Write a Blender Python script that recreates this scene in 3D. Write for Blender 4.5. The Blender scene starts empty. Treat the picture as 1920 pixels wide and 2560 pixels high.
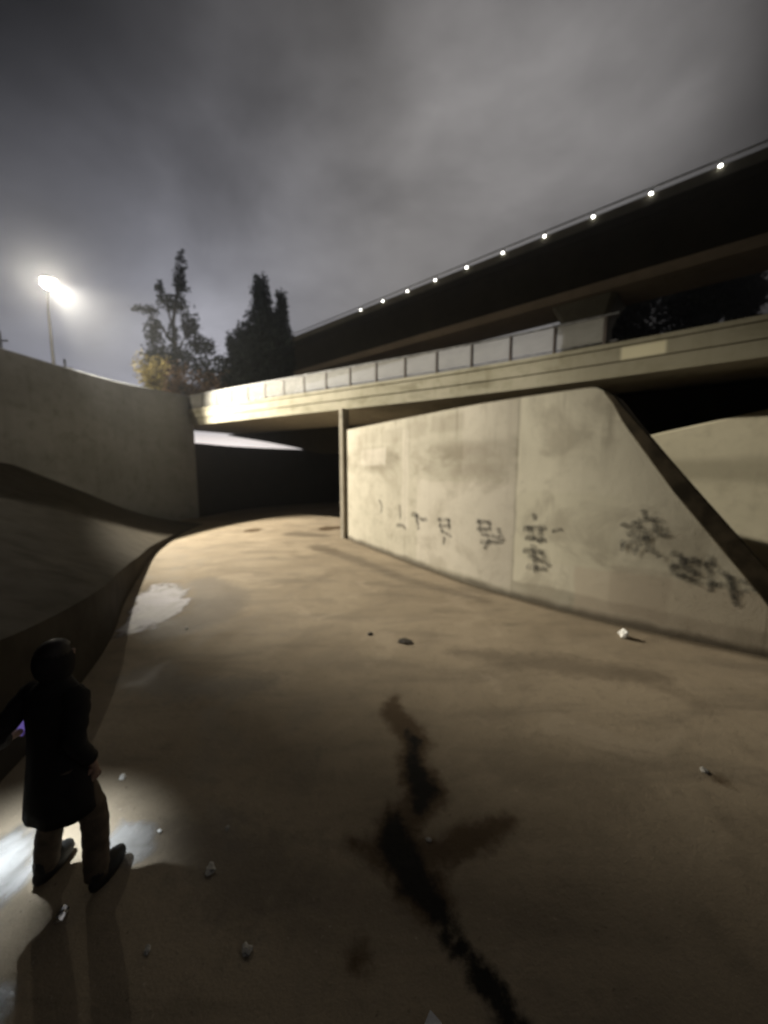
import bpy, bmesh, math, random
import numpy as np
from mathutils import Vector, Matrix

R = math.radians
scene = bpy.context.scene
COL = scene.collection
random.seed(7)

# ------------------------------------------------------------------ camera
cam_d = bpy.data.cameras.new("camera")
cam = bpy.data.objects.new("camera", cam_d)
COL.objects.link(cam)
cam.location = (0, 0, 2.9)
cam.rotation_euler = (R(90 - 6.81), 0, 0)
cam_d.sensor_fit = 'HORIZONTAL'
cam_d.sensor_width = 36
cam_d.lens = 17.45
cam_d.clip_start = 0.05
cam_d.clip_end = 2000
cam_d.dof.use_dof = True
cam_d.dof.focus_distance = 1.1
cam_d.dof.aperture_fstop = 1.6
scene.camera = cam

# ------------------------------------------------------------------ render look
scene.view_settings.view_transform = 'Standard'
scene.view_settings.look = 'None'
scene.view_settings.exposure = 0
scene.view_settings.gamma = 1
scene.cycles.use_denoising = True
scene.cycles.max_bounces = 6
scene.cycles.sample_clamp_indirect = 4
scene.cycles.sample_clamp_direct = 40

# ------------------------------------------------------------------ node helper
class NT:
    def __init__(s, tree):
        s.t = tree; s.n = tree.nodes; s.l = tree.links
    def add(s, typ, **kw):
        n = s.n.new(typ)
        for k, v in kw.items(): setattr(n, k, v)
        return n
    def put(s, sock, v):
        if isinstance(v, bpy.types.NodeSocket): s.l.new(v, sock)
        elif v is not None: sock.default_value = v
    def math(s, op, a, b=None, c=None, clamp=False):
        n = s.add('ShaderNodeMath', operation=op, use_clamp=clamp)
        s.put(n.inputs[0], a)
        if b is not None: s.put(n.inputs[1], b)
        if c is not None: s.put(n.inputs[2], c)
        return n.outputs[0]
    def vmath(s, op, a, b=None):
        n = s.add('ShaderNodeVectorMath', operation=op)
        s.put(n.inputs[0], a)
        if b is not None: s.put(n.inputs[1], b)
        return n.outputs['Value'] if op in ('DOT_PRODUCT', 'LENGTH', 'DISTANCE') else n.outputs[0]
    def noise(s, vec, scale, detail=4, rough=0.55, dist=0.0):
        n = s.add('ShaderNodeTexNoise')
        s.put(n.inputs['Vector'], vec)
        n.inputs['Scale'].default_value = scale; n.inputs['Detail'].default_value = detail
        n.inputs['Roughness'].default_value = rough; n.inputs['Distortion'].default_value = dist
        return n.outputs[0]
    def mapr(s, v, a, b, c=0.0, d=1.0, smooth=True):
        n = s.add('ShaderNodeMapRange', interpolation_type='SMOOTHSTEP' if smooth else 'LINEAR')
        s.put(n.inputs[0], v)
        for i, q in enumerate((a, b, c, d)): s.put(n.inputs[1 + i], q)
        return n.outputs[0]
    def mix(s, f, a, b, blend='MIX'):
        n = s.add('ShaderNodeMix', data_type='RGBA', blend_type=blend)
        s.put(n.inputs[0], f)
        s.put(n.inputs[6], a if isinstance(a, bpy.types.NodeSocket) else (*a, 1))
        s.put(n.inputs[7], b if isinstance(b, bpy.types.NodeSocket) else (*b, 1))
        return n.outputs[2]
    def scale(s, vec, v):
        n = s.add('ShaderNodeMapping'); s.put(n.inputs['Vector'], vec)
        n.inputs['Scale'].default_value = v
        return n.outputs[0]
    def rect(s, u, v, u0, u1, v0, v1, soft=0.06):
        a = s.math('MULTIPLY', s.mapr(u, u0 - soft, u0 + soft), s.mapr(u, u1 - soft, u1 + soft, 1, 0))
        b = s.math('MULTIPLY', s.mapr(v, v0 - soft, v0 + soft), s.mapr(v, v1 - soft, v1 + soft, 1, 0))
        return s.math('MULTIPLY', a, b)

# ------------------------------------------------------------------ night sky
world = bpy.data.worlds.new("World")
scene.world = world
world.use_nodes = True
w = NT(world.node_tree)
for n in list(w.n): w.n.remove(n)
tc = w.add('ShaderNodeTexCoord').outputs['Generated']
dirn = w.vmath('NORMALIZE', tc)
def lobe(d, width):            # soft patch of sky tone around a direction
    v = Vector(d).normalized()
    k = w.vmath('DOT_PRODUCT', dirn, tuple(v))
    return w.mapr(k, math.cos(R(width)), 1.0)
wv = dirn
clouds = w.noise(w.scale(wv, (1.0, 1.0, 1.5)), 2.1, 6, 0.52, 0.3)
clouds2 = w.noise(w.scale(wv, (1.0, 0.8, 1.9)), 4.6, 5, 0.55, 0.2)
glow = lobe((0.0, 0.97, 0.21), 50)
side = lobe((0.95, -0.20, 0.28), 50)  # added unseen fill low on the right, brightens the left wall
patch = lobe((0.30, 0.70, 0.78), 20)
dark1 = lobe((-0.72, 0.55, 0.75), 34)
dark2 = lobe((-0.62, 0.62, 0.56), 16)
low = lobe((-0.80, 0.86, 0.26), 30)
sepd = w.add('ShaderNodeSeparateXYZ'); w.put(sepd.inputs[0], dirn)
strip_glow = w.math('MULTIPLY', w.mapr(sepd.outputs[2], 0.03, 0.115, 1, 0), lobe((-0.42, 0.9, 0.05), 17))  # added low glow, shows under the bridge in place of the lit abutment
lum = w.math('ADD', w.mapr(sepd.outputs[1], -0.1, 0.45, 0.006, 0.022), w.math('MULTIPLY', glow, 0.198))
lum = w.math('ADD', lum, w.math('MULTIPLY', side, 0.24))
lum = w.math('ADD', lum, w.math('MULTIPLY', patch, 0.115))
lum = w.math('ADD', lum, w.math('MULTIPLY', low, 0.22))
lum = w.math('MULTIPLY', lum, w.math('SUBTRACT', 1.0, w.math('MULTIPLY', dark1, 0.5)))
lum = w.math('MULTIPLY', lum, w.math('SUBTRACT', 1.0, w.math('MULTIPLY', dark2, 0.3)))
lum = w.math('MULTIPLY', lum, w.mapr(clouds, 0.27, 0.73, 0.52, 1.46, False))
lum = w.math('MULTIPLY', lum, w.mapr(clouds2, 0.25, 0.75, 0.86, 1.14, False))
lum = w.math('ADD', lum, w.math('MULTIPLY', strip_glow, 1.15))
tint = w.mix(w.mapr(w.vmath('DOT_PRODUCT', dirn, (-0.78, 0.60, 0.2)), 0.55, 1.0), (1.0, 0.955, 0.945), (0.93, 0.94, 1.08))
tint = w.mix(w.math('MINIMUM', w.math('MULTIPLY', strip_glow, 2.0), 1.0), tint, (1.04, 0.95, 0.90))
bg = w.add('ShaderNodeBackground')
w.put(bg.inputs[0], tint); w.put(bg.inputs[1], lum)
w.l.new(bg.outputs[0], w.add('ShaderNodeOutputWorld').inputs[0])

# ------------------------------------------------------------------ object helpers
def tag(o, label=None, cat=None, group=None, kind=None):
    if label: o['label'] = label
    if cat: o['category'] = cat
    if group: o['group'] = group
    if kind: o['kind'] = kind
    return o

def empty(name, loc=(0, 0, 0), rz=0.0):
    o = bpy.data.objects.new(name, None); COL.objects.link(o)
    o.location = loc; o.rotation_euler = (0, 0, rz); o.empty_display_size = 0.2
    return o

def link(name, me, mat=None, parent=None, smooth=False):
    o = bpy.data.objects.new(name, me); COL.objects.link(o)
    if mat: me.materials.append(mat)
    if parent: o.parent = parent
    if smooth:
        for p in me.polygons: p.use_smooth = True
    return o

def from_bm(name, bm, mat=None, parent=None, smooth=False):
    me = bpy.data.meshes.new(name); bm.normal_update(); bm.to_mesh(me); bm.free()
    return link(name, me, mat, parent, smooth)

def catmull(P, n=10):
    P = np.array(P, float); Q = np.vstack([2 * P[0] - P[1], P, 2 * P[-1] - P[-2]]); out = []
    for i in range(1, len(Q) - 2):
        a, b, c, d = Q[i - 1:i + 3]
        for t in np.linspace(0, 1, n, endpoint=False):
            out.append(.5 * (2 * b + (c - a) * t + (2 * a - 5 * b + 4 * c - d) * t * t + (3 * b - a - 3 * c + d) * t ** 3))
    out.append(Q[-2]); return np.array(out)

def arclen(P):
    return np.r_[0, np.cumsum(np.hypot(*np.diff(P[:, :2], axis=0).T))]

def normals2(P):
    T = np.gradient(P, axis=0); T /= np.linalg.norm(T, axis=1)[:, None]
    return np.c_[T[:, 1], -T[:, 0]]        # to the right of travel

def sweep(name, P, prof, mat, parent=None, closed=True, smooth=False):
    """prof: list of (offset, z), or a function of (arc) giving it; offset to the right of travel"""
    N = normals2(P); A = arclen(P); bm = bmesh.new(); uvl = bm.loops.layers.uv.new('UVMap'); rows = []
    for p, n, a in zip(P, N, A):
        pr = prof(a) if callable(prof) else prof
        rows.append([bm.verts.new((p[0] + n[0] * q[0], p[1] + n[1] * q[0], q[1])) for q in pr])
    m = len(rows[0])
    for i in range(len(rows) - 1):
        for j in range(m if closed else m - 1):
            k = (j + 1) % m
            f = bm.faces.new((rows[i][j], rows[i + 1][j], rows[i + 1][k], rows[i][k]))
            for l, (u, vv) in zip(f.loops, ((A[i], rows[i][j]), (A[i + 1], rows[i + 1][j]), (A[i + 1], rows[i + 1][k]), (A[i], rows[i][k]))):
                l[uvl].uv = (u, vv.co.z)
    if closed:
        for r_, u in ((rows[0], 0.0), (rows[-1], A[-1])):
            f = bm.faces.new(r_)
            for l in f.loops: l[uvl].uv = (u + l.vert.co.x * .3, l.vert.co.z)
    bmesh.ops.recalc_face_normals(bm, faces=bm.faces)
    return from_bm(name, bm, mat, parent, smooth)

def add_box(bm, x0, x1, y0, y1, z0, z1, M=None, bev=0.0):
    r = bmesh.ops.create_cube(bm, size=1.0)
    T = Matrix.Translation(((x0 + x1) / 2, (y0 + y1) / 2, (z0 + z1) / 2)) @ Matrix.Diagonal((x1 - x0, y1 - y0, z1 - z0, 1))
    bmesh.ops.transform(bm, matrix=(M @ T if M else T), verts=r['verts'])
    if bev:
        es = list({e for v in r['verts'] for e in v.link_edges})
        bmesh.ops.bevel(bm, geom=es, offset=bev, segments=2, affect='EDGES', profile=0.6)

def add_tube(bm, pts, radii, seg=10, caps=True):
    pts = [Vector(p) for p in pts]
    if not hasattr(radii, '__len__'): radii = [radii] * len(pts)
    rings = []; prev = None
    for i, p in enumerate(pts):
        t = (pts[min(i + 1, len(pts) - 1)] - pts[max(i - 1, 0)]).normalized()
        if prev is None:
            a = t.cross(Vector((0, 0, 1))) if abs(t.z) < 0.9 else t.cross(Vector((1, 0, 0)))
        else:
            a = prev - t * prev.dot(t)
        a.normalize(); prev = a; b = t.cross(a)
        rings.append([bm.verts.new(p + (a * math.cos(q) + b * math.sin(q)) * radii[i]) for q in [2 * math.pi * k / seg for k in range(seg)]])
    for r0, r1 in zip(rings, rings[1:]):
        for k in range(seg): bm.faces.new((r0[k], r0[(k + 1) % seg], r1[(k + 1) % seg], r1[k]))
    if caps:
        bm.faces.new(rings[0][::-1]); bm.faces.new(rings[-1])

# ------------------------------------------------------------------ materials
def new_mat(name):
    m = bpy.data.materials.new(name); m.use_nodes = True
    t = NT(m.node_tree); b = t.n['Principled BSDF']
    return m, t, b

def concrete(name, ca, cb, cd, rough=0.85, streak=0.35, bump=0.25, coords='UV', scale=1.0, extra=None):
    m, t, b = new_mat(name)
    tcn = t.add('ShaderNodeTexCoord'); v = tcn.outputs['UV' if coords == 'UV' else 'Object']
    big = t.noise(v, 0.55 * scale, 5, 0.6, 0.4)
    mid = t.noise(v, 2.3 * scale, 6, 0.65, 0.2)
    fine = t.noise(v, 26 * scale, 4, 0.7)
    col = t.mix(t.mapr(big, 0.35, 0.68), ca, cb)
    col = t.mix(t.math('MULTIPLY', t.mapr(mid, 0.48, 0.72), 0.55), col, cd)
    if streak:
        st = t.noise(t.scale(v, (3.2, 0.16, 1) if coords == 'UV' else (3.0, 3.0, 0.2)), 1.0, 5, 0.6)
        col = t.mix(t.math('MULTIPLY', t.mapr(st, 0.5, 0.78), streak), col, cd)
    col = t.mix(t.mapr(fine, 0.3, 0.8, 0, 0.22), col, cd)
    if extra: col = extra(t, v, col)
    t.put(b.inputs['Base Color'], col)
    t.put(b.inputs['Roughness'], t.mapr(mid, 0.3, 0.8, rough - 0.1, min(1, rough + 0.08)))
    b.inputs['Specular IOR Level'].default_value = 0.12
    bp = t.add('ShaderNodeBump'); bp.inputs['Strength'].default_value = bump; bp.inputs['Distance'].default_value = 0.03
    t.put(bp.inputs['Height'], t.math('ADD', t.math('MULTIPLY', mid, 0.8), t.math('MULTIPLY', fine, 0.35)))
    t.put(b.inputs['Normal'], bp.outputs[0])
    return m

def plain(name, c, rough=0.6, metal=0.0, var=0.3, scale=6.0, spec=0.4):
    m, t, b = new_mat(name)
    v = t.add('ShaderNodeTexCoord').outputs['Object']
    n = t.noise(v, scale, 5, 0.6)
    dk = tuple(q * (1 - var) for q in c); lt = tuple(min(1, q * (1 + var)) for q in c)
    t.put(b.inputs['Base Color'], t.mix(t.mapr(n, 0.3, 0.7), dk, lt))
    t.put(b.inputs['Roughness'], t.mapr(n, 0.3, 0.7, max(0.05, rough - 0.1), min(1, rough + 0.1)))
    b.inputs['Metallic'].default_value = metal; b.inputs['Specular IOR Level'].default_value = spec
    return m

def emit(name, c, s):
    m, t, b = new_mat(name)
    b.inputs['Base Color'].default_value = (*c, 1)
    b.inputs['Emission Color'].default_value = (*c, 1); b.inputs['Emission Strength'].default_value = s
    return m

def pier_marks(t, v, col):
    sep = t.add('ShaderNodeSeparateXYZ'); t.put(sep.inputs[0], v)
    wob = t.noise(v, 1.4, 3, 0.5)
    u = t.math('ADD', sep.outputs[0], t.math('MULTIPLY', t.math('SUBTRACT', wob, 0.5), 0.18))
    z = t.math('ADD', sep.outputs[1], t.math('MULTIPLY', t.math('SUBTRACT', wob, 0.5), 0.22))
    dirt = (0.15, 0.125, 0.085); pale = (0.64, 0.59, 0.515); grey = (0.30, 0.265, 0.21)
    # water-line band and paler band under it
    band = t.math('MULTIPLY', t.mapr(z, 2.55, 2.95), t.mapr(z, 3.25, 3.75, 1, 0))
    band = t.math('MULTIPLY', band, t.mapr(t.noise(t.scale(v, (0.5, 1.2, 1)), 1.0, 4, 0.6), 0.36, 0.62, 0.1, 0.62))
    col = t.mix(band, col, dirt)
    # old form panels along the top
    for (u0, u1, v0, v1, k) in ((1.4, 2.9, 3.75, 4.1, .3), (3.1, 4.4, 3.7, 4.15, .35), (4.6, 5.6, 3.75, 4.2, .3), (5.8, 7.1, 3.85, 4.25, .45),
                                (2.0, 3.3, 3.3, 3.6, .25), (6.6, 8.3, 3.2, 3.5, .25)):
        col = t.mix(t.math('MULTIPLY', t.rect(u, z, u0, u1, v0, v1, 0.07), k), col, grey)
    # rolled-on cover paint; the tall near rectangle is lamp light put into colour
    for (u0, u1, v0, v1, k, c) in ((5.2, 8.55, 0.2, 2.55, .45, pale), (1.6, 3.4, 3.0, 3.55, .5, pale), (7.05, 8.55, 2.4, 4.6, .25, pale), (4.4, 4.75, 1.0, 4.0, .35, pale),
                                   (8.6, 13.4, 0.4, 4.6, .75, (0.74, 0.70, 0.57)), (8.6, 10.6, 0.95, 2.4, .30, (0.60, 0.57, 0.44)), (9.9, 13.5, -1, 0.98, .45, (0.56, 0.47, 0.37)), (10.5, 11.4, 0.2, 1.1, .25, (0.36, 0.29, 0.23))):
        col = t.mix(t.math('MULTIPLY', t.rect(u, z, u0, u1, v0, v1, 0.05), k), col, c)
    # pour joints
    for u0 in (4.55, 8.58, 12.6):
        col = t.mix(t.math('MULTIPLY', t.rect(sep.outputs[0], z, u0 - .015, u0 + .015, -1, 9, 0.012), .28), col, dirt)
    blot = t.noise(v, 0.9, 5, 0.6, 0.5)
    col = t.mix(t.math('MULTIPLY', t.mapr(blot, 0.48, 0.68), 0.5), col, (0.30, 0.265, 0.205))
    drip = t.noise(t.scale(v, (2.6, 0.22, 1)), 1.0, 5, 0.62)
    col = t.mix(t.math('MULTIPLY', t.math('MULTIPLY', t.mapr(drip, 0.52, 0.7), t.mapr(z, 2.2, 4.4)), 0.6), col, (0.20, 0.175, 0.13))
    # darker towards the foot
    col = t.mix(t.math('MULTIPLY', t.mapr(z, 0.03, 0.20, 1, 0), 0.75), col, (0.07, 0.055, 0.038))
    return col

M = {}
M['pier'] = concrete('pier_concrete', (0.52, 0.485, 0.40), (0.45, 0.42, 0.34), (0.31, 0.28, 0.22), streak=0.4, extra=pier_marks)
M['pier_top'] = concrete('pier_top_shade', (0.16, 0.14, 0.10), (0.12, 0.10, 0.075), (0.07, 0.06, 0.045), coords='OBJ')  # darker copy of the pier concrete, shade of the top put into colour
M['wall'] = concrete('wall_concrete', (0.235, 0.238, 0.235), (0.185, 0.187, 0.182), (0.12, 0.118, 0.108), streak=0.4)
def abut_marks(t, v, col):
    sep = t.add('ShaderNodeSeparateXYZ'); t.put(sep.inputs[0], v)
    n = t.noise(t.scale(v, (0.5, 1.0, 1)), 1.0, 4, 0.6)
    z = t.math('ADD', sep.outputs[1], t.math('MULTIPLY', t.math('SUBTRACT', n, 0.5), 0.5))
    band = t.math('MULTIPLY', t.mapr(z, 2.35, 2.65), t.mapr(z, 2.95, 3.3, 1, 0))
    return t.mix(t.math('MULTIPLY', band, 0.5), col, (0.24, 0.215, 0.155))
M['abut'] = concrete('abutment_concrete', (0.62, 0.57, 0.43), (0.56, 0.515, 0.385), (0.42, 0.38, 0.28), streak=0.25, extra=abut_marks)
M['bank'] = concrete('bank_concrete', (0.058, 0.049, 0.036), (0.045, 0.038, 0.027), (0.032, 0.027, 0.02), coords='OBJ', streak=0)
def fascia_marks(t, v, col):
    sep = t.add('ShaderNodeSeparateXYZ'); t.put(sep.inputs[0], v)
    z = sep.outputs[1]
    n = t.noise(t.scale(v, (0.55, 1.5, 1)), 1.0, 5, 0.6)
    col = t.mix(t.math('MULTIPLY', t.mapr(n, 0.5, 0.66), 0.5), col, (0.15, 0.135, 0.075))
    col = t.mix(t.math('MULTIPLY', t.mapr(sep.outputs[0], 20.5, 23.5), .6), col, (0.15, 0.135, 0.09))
    return t.mix(t.rect(sep.outputs[0], z, 23.42, 24.35, 5.64, 5.95, 0.05), col, (0.62, 0.57, 0.40))  # pale rectangle is a lamp-lit patch put into the concrete colour
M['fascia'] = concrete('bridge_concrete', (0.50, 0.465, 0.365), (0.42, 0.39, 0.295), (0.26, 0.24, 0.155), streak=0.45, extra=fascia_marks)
M['deck'] = concrete('deck_concrete', (0.42, 0.38, 0.31), (0.36, 0.33, 0.27), (0.17, 0.155, 0.12), coords='OBJ', streak=0)
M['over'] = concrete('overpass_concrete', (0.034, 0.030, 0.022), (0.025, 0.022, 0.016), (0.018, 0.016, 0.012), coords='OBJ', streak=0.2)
M['soffit'] = concrete('soffit_concrete', (0.27, 0.22, 0.17), (0.22, 0.18, 0.14), (0.16, 0.13, 0.10), coords='OBJ', streak=0)  # lighter copy for the underside, bounce glow put into its colour
M['damp_and_shade'] = concrete('shaded_concrete', (0.026, 0.021, 0.015), (0.02, 0.016, 0.012), (0.012, 0.01, 0.008), coords='OBJ', streak=0)  # near-black copy of the concrete, shade put into the colour
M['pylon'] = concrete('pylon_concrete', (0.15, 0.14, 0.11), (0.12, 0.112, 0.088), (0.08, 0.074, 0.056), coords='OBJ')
M['nose'] = plain('nose_shade', (0.050, 0.040, 0.026), 0.75, 0.0, 0.5, 3.0, 0.15)
M['pole'] = plain('painted_pole', (0.03, 0.03, 0.03), 0.6, 0, .2)
M['steel'] = plain('galvanised_steel', (0.30, 0.30, 0.30), 0.5, 0.6)
M['rust'] = plain('dark_rail_post', (0.075, 0.06, 0.05), 0.7, 0.2)
M['soil'] = plain('embankment_soil', (0.10, 0.085, 0.055), 0.95, 0, 0.5, 0.8, 0.1)
M['bark'] = plain('bark', (0.06, 0.048, 0.038), 0.9, 0, 0.4, 9)

# ================================================================== the channel floor
def seg_sdf(X, Y, pts):
    """distance to a chain of discs (x, y, r), negative inside"""
    d = np.full(X.shape, 1e9)
    for (x0, y0, r0), (x1, y1, r1) in zip(pts, pts[1:]):
        dx, dy = x1 - x0, y1 - y0; L = dx * dx + dy * dy
        t = np.clip(((X - x0) * dx + (Y - y0) * dy) / L, 0, 1)
        d = np.minimum(d, np.hypot(X - x0 - t * dx, Y - y0 - t * dy) - (r0 + t * (r1 - r0)))
    return d

PIER = catmull([(-1.65, 15.42), (-1.15, 14.5), (0.97, 10.95), (2.2, 9.0), (3.3, 7.7), (4.0, 6.98), (4.75, 6.32), (5.91, 5.42), (7.3, 4.4)], 12)
BANK = catmull([(-9.3, 19.0), (-8.96, 16.55), (-7.94, 12.79), (-6.7, 10.0), (-5.63, 7.81), (-4.65, 6.05), (-4.04, 4.58), (-3.55, 3.08), (-3.45, 1.0), (-3.5, -5)], 8)

def build_floor():
    xs = np.unique(np.round(np.r_[-118, -60, -35, -22, np.arange(-14, -5, .25), np.arange(-5, 6, .07), np.arange(6, 14, .25), 20, 35, 60, 118], 3))
    ys = np.unique(np.round(np.r_[-60, -35, -20, np.arange(-8, 1, .5), np.arange(1, 7.5, .055), np.arange(7.5, 22, .16), np.arange(22, 40, 1.0), 60, 90, 118], 3))
    X, Y = np.meshgrid(xs, ys); nx, ny = len(xs), len(ys)
    rng = np.random.default_rng(3)
    Z = np.zeros_like(X)
    verts = np.c_[X.ravel(), Y.ravel(), Z.ravel()]
    i = np.arange(nx * ny).reshape(ny, nx)
    faces = np.stack([i[:-1, :-1], i[:-1, 1:], i[1:, 1:], i[1:, :-1]], -1).reshape(-1, 4)
    me = bpy.data.meshes.new('ground')
    me.from_pydata(verts.tolist(), [], faces.tolist())
    wet = np.full(X.shape, 1e9); rust = wet.copy(); damp_and_shade = wet.copy()
    wet = np.minimum(wet, seg_sdf(X, Y, [(0.27, 3.80, .03), (0.34, 3.62, .06), (0.27, 3.42, .06), (0.33, 3.18, .10), (0.37, 3.02, .11), (0.30, 2.86, .05)]))
    wet = np.minimum(wet, seg_sdf(X, Y, [(0.08, 2.80, .06), (0.10, 2.54, .13), (0.19, 2.37, .12), (0.28, 2.22, .10), (0.38, 2.09, .075), (0.42, 1.97, .055), (0.52, 1.86, .065), (0.60, 1.75, .075), (0.68, 1.62, .07), (0.75, 1.49, .075), (0.95, 1.2, .09), (1.3, 0.7, .12)]))
    rust = np.minimum(rust, seg_sdf(X, Y, [(0.12, 4.40, .05), (0.10, 4.12, .13), (0.24, 3.86, .15), (0.36, 3.64, .14), (0.27, 3.40, .12), (0.33, 3.18, .17), (0.38, 3.02, .18), (0.28, 2.84, .12), (0.1, 2.78, .13), (0.12, 2.5, .2), (0.3, 2.2, .16)]))
    rust = np.minimum(rust, seg_sdf(X, Y, [(0.16, 2.42, .10), (0.54, 2.55, .11), (0.85, 2.66, .10), (1.03, 2.75, .05)]))
    rust = np.minimum(rust, seg_sdf(X, Y, [(-0.24, 2.56, .05), (-0.03, 2.46, .08), (0.14, 2.37, .09)]))
    for (x, y, r) in ((-0.16, 1.89, .055), (3.16, 3.16, .05), (-6.1, 17.1, .35), (-2.7, 17.6, .4), (-2.2, 17.9, .3)):
        rust = np.minimum(rust, np.hypot(X - x, (Y - y) * (1 if y < 5 else .6)) - r)
    damp_and_shade = np.minimum(damp_and_shade, seg_sdf(X, Y, [(-4.6, 9.3, .3), (-3.7, 8.2, .55), (-3.4, 7.2, .45), (-3.9, 6.4, .4)]))
    damp_and_shade = np.minimum(damp_and_shade, seg_sdf(X, Y, [(-3.4, 4.9, .25), (-2.6, 4.6, .2), (-1.6, 4.7, .1)]))
    damp_and_shade = np.minimum(damp_and_shade, seg_sdf(X, Y, [(-3.9, 16.2, .5), (-2.6, 15.6, .3)]))
    damp_and_shade = np.minimum(damp_and_shade, seg_sdf(X, Y, [(1.2, 5.6, .1), (2.6, 5.2, .25), (3.8, 4.9, .1)]))
    damp_and_shade = np.minimum(damp_and_shade, seg_sdf(X, Y, [(-2.5, 13.5, .3), (-.9, 11.6, .25), (.6, 9.4, .15), (2.2, 7.9, .1)]))
    damp_and_shade = np.minimum(damp_and_shade, seg_sdf(X, Y, [(-1.9, 2.62, .05), (-1.4, 2.60, .2), (-1.0, 2.35, .25), (-0.7, 2.3, .2)]))
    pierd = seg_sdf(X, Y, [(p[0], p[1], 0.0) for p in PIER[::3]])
    for nme, a in (('wet', wet), ('rust', rust), ('damp_and_shade', damp_and_shade), ('foot', pierd)):
        at = me.attributes.new(nme, 'FLOAT', 'POINT'); at.data.foreach_set('value', np.clip(a, -2, 4).ravel().astype(np.float32))
    m, t, b = new_mat('channel_floor')
    v = t.add('ShaderNodeTexCoord').outputs['Object']
    A = {}
    for nme in ('wet', 'rust', 'damp_and_shade', 'foot'):
        a = t.add('ShaderNodeAttribute'); a.attribute_name = nme; A[nme] = a.outputs['Fac']
    big = t.noise(v, 0.35, 5, 0.6, 0.5)
    rot = t.add('ShaderNodeMapping'); t.put(rot.inputs['Vector'], v); rot.inputs['Rotation'].default_value = (0, 0, R(-22)); rot.inputs['Scale'].default_value = (0.45, 1.5, 1)
    mid = t.noise(rot.outputs[0], 1.1, 6, 0.6, 0.5)
    sm = t.noise(v, 5.5, 5, 0.62)
    fine = t.noise(v, 55, 3, 0.7)
    col = t.mix(t.mapr(big, 0.34, 0.66), (0.265, 0.217, 0.155), (0.21, 0.17, 0.12))
    col = t.mix(t.math('MULTIPLY', t.mapr(mid, 0.47, 0.68), 0.58), col, (0.14, 0.115, 0.085))
    col = t.mix(t.math('MULTIPLY', t.mapr(mid, 0.26, 0.42, 1, 0), 0.4), col, (0.32, 0.262, 0.19))
    col = t.mix(t.math('MULTIPLY', t.mapr(sm, 0.52, 0.72), 0.3), col, (0.13, 0.105, 0.075))
    col = t.mix(t.mapr(fine, 0.45, 0.8, 0, 0.3), col, (0.10, 0.085, 0.065))
    bl = t.noise(v, 0.95, 4, 0.55, 0.9)
    col = t.mix(t.math('MULTIPLY', t.mapr(bl, 0.50, 0.68), 0.38), col, (0.125, 0.10, 0.072))
    col = t.mix(t.math('MULTIPLY', t.mapr(bl, 0.30, 0.42, 1, 0), 0.28), col, (0.36, 0.30, 0.225))
    sp = t.noise(v, 19, 3, 0.75)
    col = t.mix(t.math('MULTIPLY', t.mapr(sp, 0.62, 0.72), 0.55), col, (0.07, 0.055, 0.04))
    col = t.mix(t.math('MULTIPLY', t.mapr(t.noise(v, 33, 2, 0.7), 0.66, 0.74), 0.6), col, (0.36, 0.32, 0.26))
    nz = t.math('ADD', t.math('MULTIPLY', t.math('SUBTRACT', sm, 0.5), 0.22), t.math('MULTIPLY', t.math('SUBTRACT', t.noise(v, 14, 4, .6), 0.5), 0.10))
    kd = t.mapr(t.math('ADD', A['damp_and_shade'], t.math('MULTIPLY', nz, 3.0)), -0.15, 0.25, 1, 0)
    kr = t.mapr(t.math('ADD', A['rust'], nz), -0.06, 0.09, 1, 0)
    kw = t.mapr(t.math('ADD', A['wet'], nz), -0.045, 0.05, 1, 0)
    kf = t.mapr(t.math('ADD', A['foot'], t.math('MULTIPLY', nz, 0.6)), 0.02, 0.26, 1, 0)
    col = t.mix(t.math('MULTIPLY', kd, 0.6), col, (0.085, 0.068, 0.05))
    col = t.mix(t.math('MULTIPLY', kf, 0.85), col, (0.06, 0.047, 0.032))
    col = t.mix(t.math('MULTIPLY', kr, 0.85), col, (0.050, 0.029, 0.012))
    col = t.mix(kw, col, (0.006, 0.005, 0.004))
    t.put(b.inputs['Base Color'], col)
    rg = t.mapr(big, 0.35, 0.65, 0.72, 0.86)
    rg = t.math('SUBTRACT', rg, t.math('MULTIPLY', kd, 0.22)); rg = t.math('SUBTRACT', rg, t.math('MULTIPLY', t.mapr(bl, 0.52, 0.64), 0.2))
    t.put(b.inputs['Roughness'], rg)
    b.inputs['Specular IOR Level'].default_value = 0.15
    bp = t.add('ShaderNodeBump'); bp.inputs['Strength'].default_value = 0.4; bp.inputs['Distance'].default_value = 0.02
    t.put(bp.inputs['Height'], t.math('ADD', t.math('ADD', sm, t.math('MULTIPLY', sp, 0.5)), t.math('MULTIPLY', fine, 0.4))); t.put(b.inputs['Normal'], bp.outputs[0])
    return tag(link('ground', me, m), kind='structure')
build_floor()

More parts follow.
